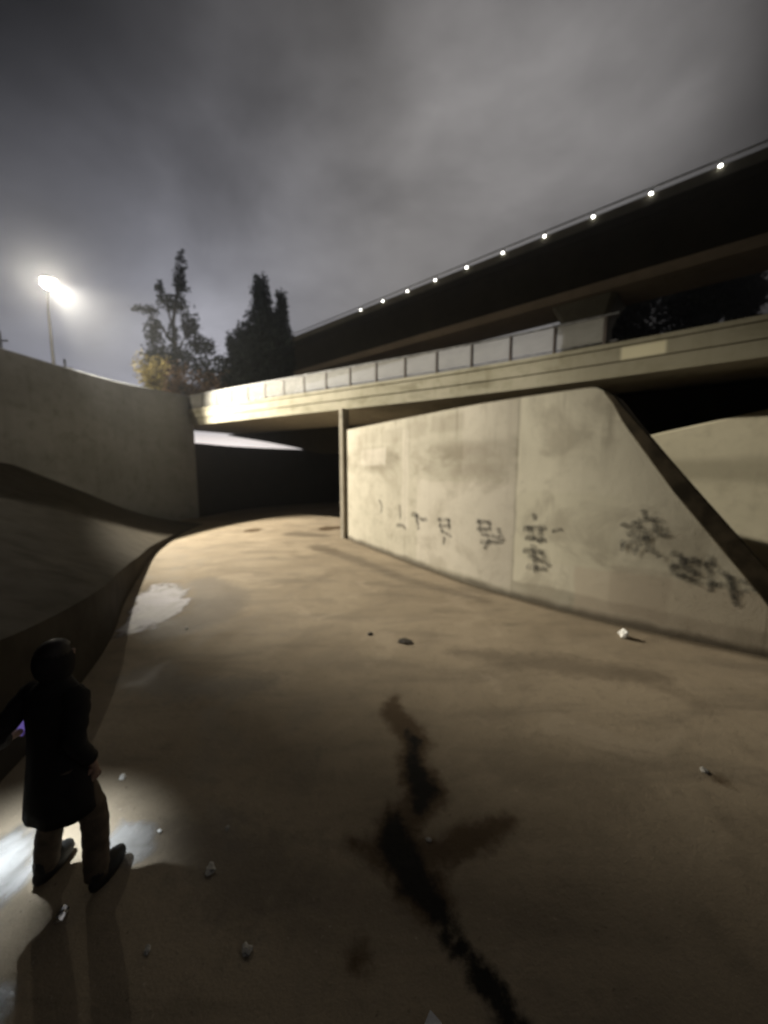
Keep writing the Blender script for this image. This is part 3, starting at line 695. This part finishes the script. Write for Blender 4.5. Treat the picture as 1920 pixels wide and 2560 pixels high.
def tree(name, base, label, blobs, n, size, seed, mat, trunk_h, r0, limbs=(), group=None, cat='tree', droop=.3, shell=.45, up=0.0, foot=(0, 0)):
    blobs = [(q[0], q[1], q[2] + up, q[3], q[4], q[5]) for q in blobs]; trunk_h += up
    root = empty(name, base); tag(root, label, cat, group)
    bm = bmesh.new(); rng = random.Random(seed)
    if foot[0]: add_tube(bm, [(foot[0], foot[1], -.3), (foot[0] * .9, 0, up * .9), (0.3, 0, up + 1.2)], [r0 * 1.1, r0, r0 * .9], 9)
    add_tube(bm, [(0, 0, -.3 if not foot[0] else up + .9), (.05, 0, trunk_h * .3 if not foot[0] else up + 2.2), (rng.uniform(-.2, .2), .05, trunk_h * .7), (blobs[0][0] * .8, blobs[0][1] * .8, trunk_h)], [r0, r0 * .8, r0 * .5, r0 * .15], 9)
    for b in blobs[1:]:
        z0 = max(trunk_h * .25, b[2] - 1.2)
        add_tube(bm, [(0, 0, z0 * .8), (b[0] * .5, b[1] * .5, z0), (b[0], b[1], b[2])], [r0 * .35, r0 * .22, r0 * .08], 6)
    from_bm('trunk', bm, M['bark'], root, True)
    link('crown', crown_mesh(blobs, n, size, seed, droop, shell=shell), mat, root)
    return root

# sparse leaning tree, nearer the lamp: centre px 375..420, holes in the crown
tree('pine_tree', (-17.2, 32, 6.2), 'sparse ragged tree with gaps and a thin tall top, nearer the lamp',
     [(.9, 0, 12.9, .35, .5, 1.2), (.75, 0, 11.4, .5, .7, 1.1), (.1, 0, 9.9, 1.2, 1.0, .75), (-.9, 0, 10.9, .3, .4, .9), (-2.2, 0, 9.5, 1.2, .6, .28),
      (1.3, .1, 8.2, .75, .8, 1.3), (-1.6, 0, 7.7, .8, .8, 1.3), (-.1, 0, 7.6, .45, .7, .9), (2.2, 0, 6.6, 1.2, 1.0, .8), (0.1, 0, 5.4, 1.9, 1.3, 1.5), (-1.7, 0, 5.6, 1.0, 1, 1.4), (2.3, .2, 4.4, 1.1, 1, 1.5), (3.5, 0, 3.6, 1.2, .8, 1.0), (0, 0, 2.6, 2.2, 1.2, 1.6)],
     5200, .34, 11, M['conifer'], 12.2, .26, shell=.2)
tree('cypress_tree', (-10.3, 32, 3.4), 'dense dark tree with a pointed split top behind the bridge railing',
     [(.35, 0, 10.6, .75, .8, 1.6), (2.0, 0, 9.6, .5, .6, 1.4), (.4, 0, 8.6, 1.3, 1.2, 1.5), (1.7, .1, 7.8, 1.0, 1, 1.5), (-.9, 0, 6.9, 1.4, 1.1, 1.6), (-2.3, 0, 6.6, .35, .4, 1.0), (.6, 0, 6.0, 2.4, 1.7, 2.0), (2.3, 0, 5.6, 1.0, 1.0, 1.9), (-1.3, 0, 4.6, 2.3, 1.5, 2.0), (.8, 0, 3.6, 2.4, 1.6, 1.9), (3.1, 0, 4.9, .8, .5, .3), (-2.2, 0, 2.9, 1.3, 1, 1.3)],
     24000, .30, 5, M['conifer'], 10.8, .34, shell=.1, up=2.8, foot=(3.9, 0))
# trees on the right, seen between the overpass and the bridge
for k, (x, y, lab, seed, hh) in enumerate((
        (20.0, 36, 'dark bushy tree right beside the overpass pier, seen under the overpass', 21, 15.5),
        (24.2, 38, 'dark spreading tree second from the overpass pier, seen under the overpass', 22, 17.5),
        (28.2, 36, 'tall dark tree third from the overpass pier, seen under the overpass', 23, 18.0),
        (32.6, 37, 'large dark tree at the right edge, seen under the overpass', 24, 19.5))):
    rr = random.Random(seed)
    bl = [(rr.uniform(-2.2, 2.2), rr.uniform(-1, 1), hh * rr.uniform(.12, .9), rr.uniform(1.3, 2.3), 1.4, rr.uniform(1.2, 2.2)) for _ in range(24)]
    tree('broadleaf_tree', (x, y, 5.0), lab, bl, 15000, .40, seed, M['leaf'], hh * .8, .24, group='trees seen under the overpass', shell=.2)

def shrub(name, base, label, mat, h, spread, n, seed, lean=(0, 0), group=None):
    root = empty(name, base); tag(root, label, 'shrub', group)
    rng = np.random.default_rng(seed); bm = bmesh.new(); V = []; F = []
    for k in range(n):
        a = rng.uniform(0, 2 * math.pi); q = rng.uniform(.15, 1) ** .7 * spread; hh = h * rng.uniform(.55, 1.0)
        tip = np.array([math.cos(a) * q + lean[0] * hh, math.sin(a) * q * .7 + lean[1] * hh, hh])
        midp = tip * np.array([.35, .35, .6]); b0 = np.array([rng.normal() * .15, rng.normal() * .12, -.1])
        if k % 3 == 0: add_tube(bm, [b0, midp, tip], [.022, .015, .006], 5)
        for s in np.linspace(.3, 1.05, 26):
            c = (1 - s) ** 2 * b0 + 2 * s * (1 - s) * midp + s * s * tip + rng.normal(size=3) * .09
            d = rng.normal(size=3) + (tip - b0) * .5; d[2] -= .6; d /= np.linalg.norm(d); sd = np.cross(d, rng.normal(size=3)); sd /= np.linalg.norm(sd)
            L = rng.uniform(.12, .34); i = len(V)
            V += [c, c + sd * L * .14 + d * L * .4, c + d * L, c - sd * L * .14 + d * L * .4]; F.append((i, i + 1, i + 2, i + 3))
    from_bm('stem', bm, M['bark'], root)
    me = bpy.data.meshes.new('foliage'); me.from_pydata([tuple(q) for q in V], [], F); link('foliage', me, mat, root)
    return root
G = 'shrubs at the left end of the bridge'
shrub('shrub', (-13.0, 21.75, 6.2), 'bright yellow lamplit shrub at the left end of the bridge, outermost of the group', M['dry'], 2.9, 1.0, 60, 31, (-.05, 0), G)
shrub('shrub', (-13.95, 24.3, 6.2), 'reddish brown shrub beside the bright yellow one at the left end of the bridge', M['brown'], 3.1, 1.2, 60, 32, (.25, 0), G)
shrub('shrub', (-13.7, 26.0, 6.2), 'dull brown shrub leaning between the yellow shrub and the dense dark tree', M['brown'], 3.0, 1.5, 60, 33, (.65, 0), G)
shrub('shrub', (-14.6, 28.2, 6.2), 'low tan shrub leaning right at the foot of the dense dark tree', M['brown'], 2.6, 1.6, 60, 34, (1.5, 0), G)

# faint poles far behind the left wall
for x, y, h, lab in ((-30.5, 31, 8.6, 'faint thin pole behind the left wall, leftmost below the lamp'), (-27.2, 33, 7.0, 'short faint pole behind the left wall between the lamp pole and leftmost pole')):
    root = empty('utility_pole', (x, y, 6.25)); tag(root, lab, 'pole', 'faint poles behind the left wall')
    bm = bmesh.new(); add_tube(bm, [(0, 0, -.2), (0, 0, h - 1.2)], [.13, .09], 10); from_bm('pole', bm, M['steel'], root, True)
    bm = bmesh.new(); add_box(bm, -.6, .6, -.05, .05, h - 2.0, h - 1.88); from_bm('crossarm', bm, M['steel'], root)

# ------------------------------------------------------------------ person
def skin(name, joints, bones, mat, parent, sub=2, root=0):
    me = bpy.data.meshes.new(name); me.from_pydata([j[:3] for j in joints], bones, []); o = bpy.data.objects.new(name, me); COL.objects.link(o)
    o.modifiers.new('skin', 'SKIN'); sv = me.skin_vertices[0].data
    for k, j in enumerate(joints):
        r = j[3]; sv[k].radius = (r, r) if not hasattr(r, '__len__') else r
        sv[k].use_root = (k == root)
    s_ = o.modifiers.new('sub', 'SUBSURF'); s_.levels = sub; s_.render_levels = sub
    dg = bpy.context.evaluated_depsgraph_get(); ev = o.evaluated_get(dg); me2 = bpy.data.meshes.new_from_object(ev)
    bpy.data.objects.remove(o); me2.name = name
    return link(name, me2, mat, parent, True)

M['skin'] = plain('skin', (0.25, 0.16, 0.12), 0.6, 0, .12, 30)
M['coat'] = plain('dark_coat', (0.014, 0.013, 0.013), 0.9, 0, .3, 14, .15)
M['trousers'] = plain('brown_trousers', (0.085, 0.066, 0.048), 0.9, 0, .3, 14, .15)
M['shoe'] = plain('black_shoes', (0.010, 0.010, 0.010), 0.6, 0, .2, 14, .3)
M['hair'] = plain('dark_hair', (0.012, 0.009, 0.007), 0.6, 0, .3, 40, .3)

# local frame: +y is the way the person walks, +x their right hand side
PERS = Vector((-2.21, 2.31, 0)); HEAD = R(-8)
person = empty('person', PERS, HEAD)
tag(person, 'dark figure in long coat at the lower left, walking with lit ground round the feet', 'person')
hip = .88
J = [(0, 0, .93, (.10, .08)), (0, .01, 1.12, (.10, .08)), (0, .02, 1.29, (.11, .08)), (0, .03, 1.42, (.065, .06)), (0, .05, 1.50, .052), (0, .06, 1.56, .055),
     (0, .07, 1.62, (.078, .09)), (0, .065, 1.685, (.07, .08)),
     (-.14, .015, 1.375, .045), (-.26, -.16, 1.17, .043), (-.385, -.02, 1.05, .033), (-.395, .02, 1.045, .030),
     (.14, .015, 1.375, .045), (.215, -.06, 1.13, .043), (.205, .04, .92, .033), (.20, .06, .87, .030),
     (-.08, 0, .84, .065), (-.15, .06, .50, .055), (-.19, -.02, .10, .038), (-.20, .11, .045, .036),
     (.08, 0, .84, .065), (.17, .06, .48, .055), (.22, .00, .10, .038), (.23, .13, .045, .036)]
Bn = [(0, 1), (1, 2), (2, 3), (3, 4), (4, 5), (5, 6), (6, 7), (2, 8), (8, 9), (9, 10), (10, 11), (2, 12), (12, 13), (13, 14), (14, 15),
      (0, 16), (16, 17), (17, 18), (18, 19), (0, 20), (20, 21), (21, 22), (22, 23)]
def fingers(base, fwd, side, down, curl):
    """palm + five fingers appended to the skeleton; base = wrist joint index"""
    w0 = Vector(J[base][:3]); f, s_, d = Vector(fwd), Vector(side), Vector(down)
    pm = w0 + f * .05; J.append((*pm, .026)); pi = len(J) - 1; Bn.append((base, pi))
    for k, (off, ln) in enumerate(((-.030, .072), (-.010, .08), (.011, .075), (.030, .06))):
        a = pm + f * .035 + s_ * off; b_ = a + f * ln * .5 + d * ln * curl * .3; c = b_ + f * ln * (.5 - curl * .6) + d * ln * curl
        J.append((*a, .010)); J.append((*b_, .009)); J.append((*c, .0075)); n = len(J)
        Bn.extend([(pi, n - 3), (n - 3, n - 2), (n - 2, n - 1)])
    a = w0 + f * .03 - s_ * .035; b_ = a + f * .035 - s_ * .02 + d * .015; J.append((*a, .012)); J.append((*b_, .009)); n = len(J); Bn.extend([(base, n - 2), (n - 2, n - 1)])
fingers(11, (-.05, .95, -.2), (1, 0, 0), (0, -.2, -1), .55)
fingers(15, (0, .15, -1), (0, 1, 0), (-1, 0, 0), .4)
body = skin('body', J, Bn, M['skin'], person)
# face: nose, brow, ears as part of the head, on the side away from the camera
def lump(name, c, r):
    bm = bmesh.new(); q = bmesh.ops.create_uvsphere(bm, u_segments=10, v_segments=8, radius=1.0)
    bmesh.ops.transform(bm, matrix=Matrix.Translation(c) @ Matrix.Diagonal((*r, 1)), verts=q['verts']); from_bm(name, bm, M['skin'], person, True)
lump('nose', (0, .165, 1.615), (.014, .02, .024)); lump('mouth', (0, .15, 1.575), (.026, .012, .010))
for s_ in (-1, 1):
    lump('eye', (s_ * .032, .148, 1.645), (.017, .012, .010)); lump('ear', (s_ * .082, .06, 1.625), (.012, .022, .032))
bm = bmesh.new(); q = bmesh.ops.create_uvsphere(bm, u_segments=22, v_segments=16, radius=1.0)
bmesh.ops.delete(bm, geom=[v for v in bm.verts if v.co.y > .45 and v.co.z < .45], context='VERTS')
bmesh.ops.transform(bm, matrix=Matrix.Translation((0, .045, 1.65)) @ Matrix.Diagonal((.098, .115, .115, 1)), verts=list(bm.verts))
from_bm('hair', bm, M['hair'], person, True)
# coat: torso, sleeves, flared hem
bm = bmesh.new(); rows = []
rngp = np.random.default_rng(4); fold = rngp.uniform(0, 6.28, 6)
for z, rx, ry, yo, fl in ((1.545, .062, .066, .045, 0), (1.50, .078, .078, .04, 0), (1.455, .135, .095, .03, 0), (1.40, .19, .115, .02, 0), (1.30, .195, .13, .015, .02), (1.12, .18, .13, .01, .03), (.98, .185, .14, .005, .04), (.82, .20, .155, .0, .05), (.68, .215, .17, -.005, .06), (.585, .222, .176, -.01, .07), (.60, .20, .158, -.01, .06)):
    ring_ = []
    for k in range(36):
        a = 2 * math.pi * k / 36; f_ = 1 + fl * (math.sin(5 * a + fold[0] + z * 3) * .6 + math.sin(9 * a + fold[1] - z * 5) * .4)
        ring_.append(bm.verts.new((math.cos(a) * rx * f_, yo + math.sin(a) * ry * f_, z + .012 * fl / .07 * math.sin(3 * a + fold[2]))))
    rows.append(ring_)
for r0, r1 in zip(rows, rows[1:]):
    for k in range(36): bm.faces.new((r0[k], r1[k], r1[(k + 1) % 36], r0[(k + 1) % 36]))
bmesh.ops.recalc_face_normals(bm, faces=bm.faces)
from_bm('coat', bm, M['coat'], person, True)
for pts in (((-.13, .02, 1.415), (-.18, .01, 1.37), (-.22, -.09, 1.27), (-.26, -.165, 1.17), (-.325, -.10, 1.105), (-.38, -.035, 1.06)), ((.13, .02, 1.415), (.18, .01, 1.37), (.205, -.03, 1.25), (.215, -.06, 1.13), (.212, -.01, 1.02), (.205, .035, .935))):
    bm = bmesh.new(); P_ = catmull(pts, 5); rad = np.interp(np.linspace(0, 1, len(P_)), [0, .15, .5, .8, 1], [.07, .078, .064, .055, .052]) * (1 + .05 * np.sin(np.arange(len(P_)) * 1.9))
    add_tube(bm, P_, list(rad), 14); bmesh.ops.recalc_face_normals(bm, faces=bm.faces); from_bm('sleeve', bm, M['coat'], person, True)
bm = bmesh.new(); q = bmesh.ops.create_uvsphere(bm, u_segments=24, v_segments=18, radius=1.0)
bmesh.ops.delete(bm, geom=[v for v in bm.verts if v.co.y > .55 and v.co.z > -.75 and v.co.z < .62], context='VERTS')
for v_ in bm.verts:
    if v_.co.z < -.35: v_.co.x *= 1 + (-.35 - v_.co.z) * .55
bmesh.ops.transform(bm, matrix=Matrix.Translation((0, .045, 1.615)) @ Matrix.Diagonal((.104, .125, .150, 1)), verts=list(bm.verts))
from_bm('hood', bm, M['coat'], person, True)
for s_ in (-1, 1):
    bm = bmesh.new(); P_ = catmull([(s_ * .085, 0, .93), (s_ * .10, .02, .74), (s_ * .16, .06, .50), (s_ * .19, .03, .28), (s_ * .205, .0, .075)], 6)
    rad = np.interp(np.linspace(0, 1, len(P_)), [0, .3, .55, .8, 1], [.105, .098, .082, .078, .072]) * (1 + .035 * np.sin(np.arange(len(P_)) * 2.3 + s_))
    add_tube(bm, P_, list(rad), 16); bmesh.ops.recalc_face_normals(bm, faces=bm.faces); from_bm('trouser_leg', bm, M['trousers'], person, True)
for x, y, z, pitch in ((-.195, .05, .002, 0.0), (.225, .07, .002, .0)):
    bm = bmesh.new()
    q = bmesh.ops.create_uvsphere(bm, u_segments=16, v_segments=10, radius=1.0)
    for v_ in q['verts']:
        v_.co.z = max(v_.co.z, -.55)
    bmesh.ops.transform(bm, matrix=Matrix.Translation((x, y, z + .055)) @ Matrix.Diagonal((.052, .15, .1, 1)), verts=q['verts'])
    q = bmesh.ops.create_uvsphere(bm, u_segments=14, v_segments=8, radius=1.0)
    bmesh.ops.transform(bm, matrix=Matrix.Translation((x, y - .07, z + .1)) @ Matrix.Diagonal((.05, .065, .085, 1)), verts=q['verts'])
    from_bm('shoe', bm, M['shoe'], person, True)

# phone with its torch on, held in the left hand
hand = Matrix.Translation(PERS) @ Matrix.Rotation(HEAD, 4, 'Z') @ Vector((-.40, .105, 1.055))
phone = empty('phone', hand, HEAD); phone.rotation_euler = (R(58), 0, HEAD)
tag(phone, 'small phone with purple screen held in one hand of the dark figure', 'phone')
bm = bmesh.new(); add_box(bm, -.038, .038, -.06, .09, -.006, .006, None, .004); from_bm('case', bm, plain('purple_case', (.22, .12, .50), .5, 0, .1, 20), phone)
bm = bmesh.new(); add_box(bm, -.034, .034, -.054, .084, .0065, .0085); from_bm('screen', bm, emit('phone_screen', (.24, .17, .60), .4), phone)
bm = bmesh.new(); q = bmesh.ops.create_uvsphere(bm, u_segments=10, v_segments=6, radius=.006); bmesh.ops.translate(bm, verts=q['verts'], vec=(-.022, .075, -.007)); from_bm('torch', bm, emit('torch_led', (.9, .95, 1), 30), phone)
td = bpy.data.lights.new('torch_light', 'SPOT'); to = bpy.data.objects.new('torch_light', td); COL.objects.link(to)
to.location = hand + Vector((-.03, .05, -.02)); tgt = Vector((-2.66, 2.2, 0))
to.rotation_euler = (tgt - to.location).to_track_quat('-Z', 'Y').to_euler()
td.energy = 220; td.color = (.86, .94, 1.0); td.spot_size = R(112); td.spot_blend = 1.0; td.shadow_soft_size = .012
to.parent = phone; to.matrix_parent_inverse = (Matrix.Translation(hand) @ phone.rotation_euler.to_matrix().to_4x4()).inverted()

# ------------------------------------------------------------------ litter on the floor
def scrap(name, loc, size, label, mat, seed, cat='litter', group='litter on the channel floor', tall=.5):
    rng = np.random.default_rng(seed); bm = bmesh.new()
    q = bmesh.ops.create_icosphere(bm, subdivisions=2, radius=1.0)
    for v_ in bm.verts:
        k = 1 + rng.normal() * .22
        v_.co = Vector((v_.co.x * k, v_.co.y * k * .7, max(v_.co.z * k, -.7)))
    zmin = min(v_.co.z for v_ in bm.verts)
    bmesh.ops.transform(bm, matrix=Matrix.Diagonal((size, size, size * tall, 1)) @ Matrix.Translation((0, 0, -zmin)), verts=list(bm.verts))
    o = from_bm(name, bm, mat); o.location = (*loc, 0.0); o.rotation_euler = (0, 0, rng.uniform(0, 6))
    return tag(o, label, cat, group)
M['dull'] = plain('dirty_paper', (.30, .29, .27), .8, 0, .4, 40)
M['paper'] = plain('white_paper', (.80, .79, .76), .6, 0, .08, 30)
M['foil'] = plain('foil_glint', (.9, .9, .88), .22, 1.0, .05, 30)
M['leafl'] = plain('dead_leaves', (.022, .016, .010), .8, 0, .4, 20)
scrap('foil_glint', (4.12, 6.10), .085, 'bright crumpled foil shining at the foot of the graffiti wall', M['paper'], 1, tall=1.0)
scrap('crumpled_paper', (-2.46, 3.18), .035, 'tiny bright scrap just right of the person, at knee level in the picture', M['paper'], 2)
scrap('crumpled_paper', (-1.26, 2.37), .045, 'pale crumpled scrap on dark floor right of the feet of the person', M['dull'], 3, tall=.3)
scrap('crumpled_paper', (-0.83, 1.92), .040, 'pale crumpled scrap near the bottom, left of the black streak', M['dull'], 4, tall=.3)
scrap('crumpled_paper', (3.08, 3.26), .045, 'pale scrap alone on the floor at the far right, beside a dark spot', M['dull'], 5, tall=.3)
scrap('foil_glint', (-2.10, 2.10), .04, 'glittering scrap added for the wet sparkle between the feet of the person', M['foil'], 6)
scrap('crumpled_paper', (-1.43, 1.92), .028, 'small dim scrap near the bottom, leftmost of the two low ones', M['dull'], 7, tall=.3)
scrap('crumpled_paper', (0.35, 2.59), .022, 'tiny pale speck where the black streak meets its side branch', M['dull'], 8, tall=.3)
scrap('crumpled_paper', (-1.27, 2.69), .024, 'tiny dim scrap above the larger pale crumpled scrap', M['dull'], 9, tall=.3)
scrap('crumpled_paper', (-1.80, 2.66), .020, 'tiny bright scrap beside the right leg of the person', M['paper'], 10)
scrap('crumpled_paper', (-3.58, 6.45), .045, 'pale scrap on the floor right of the white puddle', M['dull'], 11, tall=.3)
scrap('leaf_clump', (-0.24, 6.22), .06, 'small dark leaf clump in mid floor, left one of two', M['leafl'], 12, 'debris', 'dark leaf clumps in mid floor', .3)
for k, (x, y, lab) in enumerate(((0.34, 5.94, 'longer dark leaf clump in mid floor, right one of two'),)):
    o = scrap('leaf_clump', (x, y), .11, lab, M['leafl'], 13, 'debris', 'dark leaf clumps in mid floor', .22); o.rotation_euler.z = R(-22)
# folded white paper at the bottom edge
bm = bmesh.new()
a = [(-.075, -.16, .004), (.085, -.16, .004), (.05, .01, .03), (-.005, .045, .05), (-.04, .005, .03)]
fv = [bm.verts.new(q) for q in a]; gv = [bm.verts.new((q[0], q[1], q[2] - .003)) for q in a]
bm.faces.new(fv); bm.faces.new(gv[::-1])
for i in range(5): bm.faces.new((fv[i], gv[i], gv[(i + 1) % 5], fv[(i + 1) % 5]))
bmesh.ops.triangulate(bm, faces=bm.faces); bmesh.ops.recalc_face_normals(bm, faces=bm.faces)
o = from_bm('paper_cup', bm, M['paper']); o.location = (.25, 1.60, 0)
o.name = 'folded_paper'
tag(o, 'piece of white paper at the bottom edge beside the black streak', 'litter', 'litter on the channel floor')

# ------------------------------------------------------------------ thin night mist round the lamp and over the channel
bm = bmesh.new(); add_box(bm, -125, 125, -70, 125, -1.1, 24)
mh = bpy.data.materials.new('haze'); mh.use_nodes = True; t = NT(mh.node_tree); t.n.remove(t.n['Principled BSDF'])
v = t.add('ShaderNodeVolumePrincipled'); v.inputs['Color'].default_value = (.93, .95, 1, 1)
v.inputs['Density'].default_value = 0.0026; v.inputs['Anisotropy'].default_value = 0.93
t.l.new(v.outputs[0], t.n['Material Output'].inputs['Volume'])
tag(from_bm('haze', bm, mh), kind='stuff')
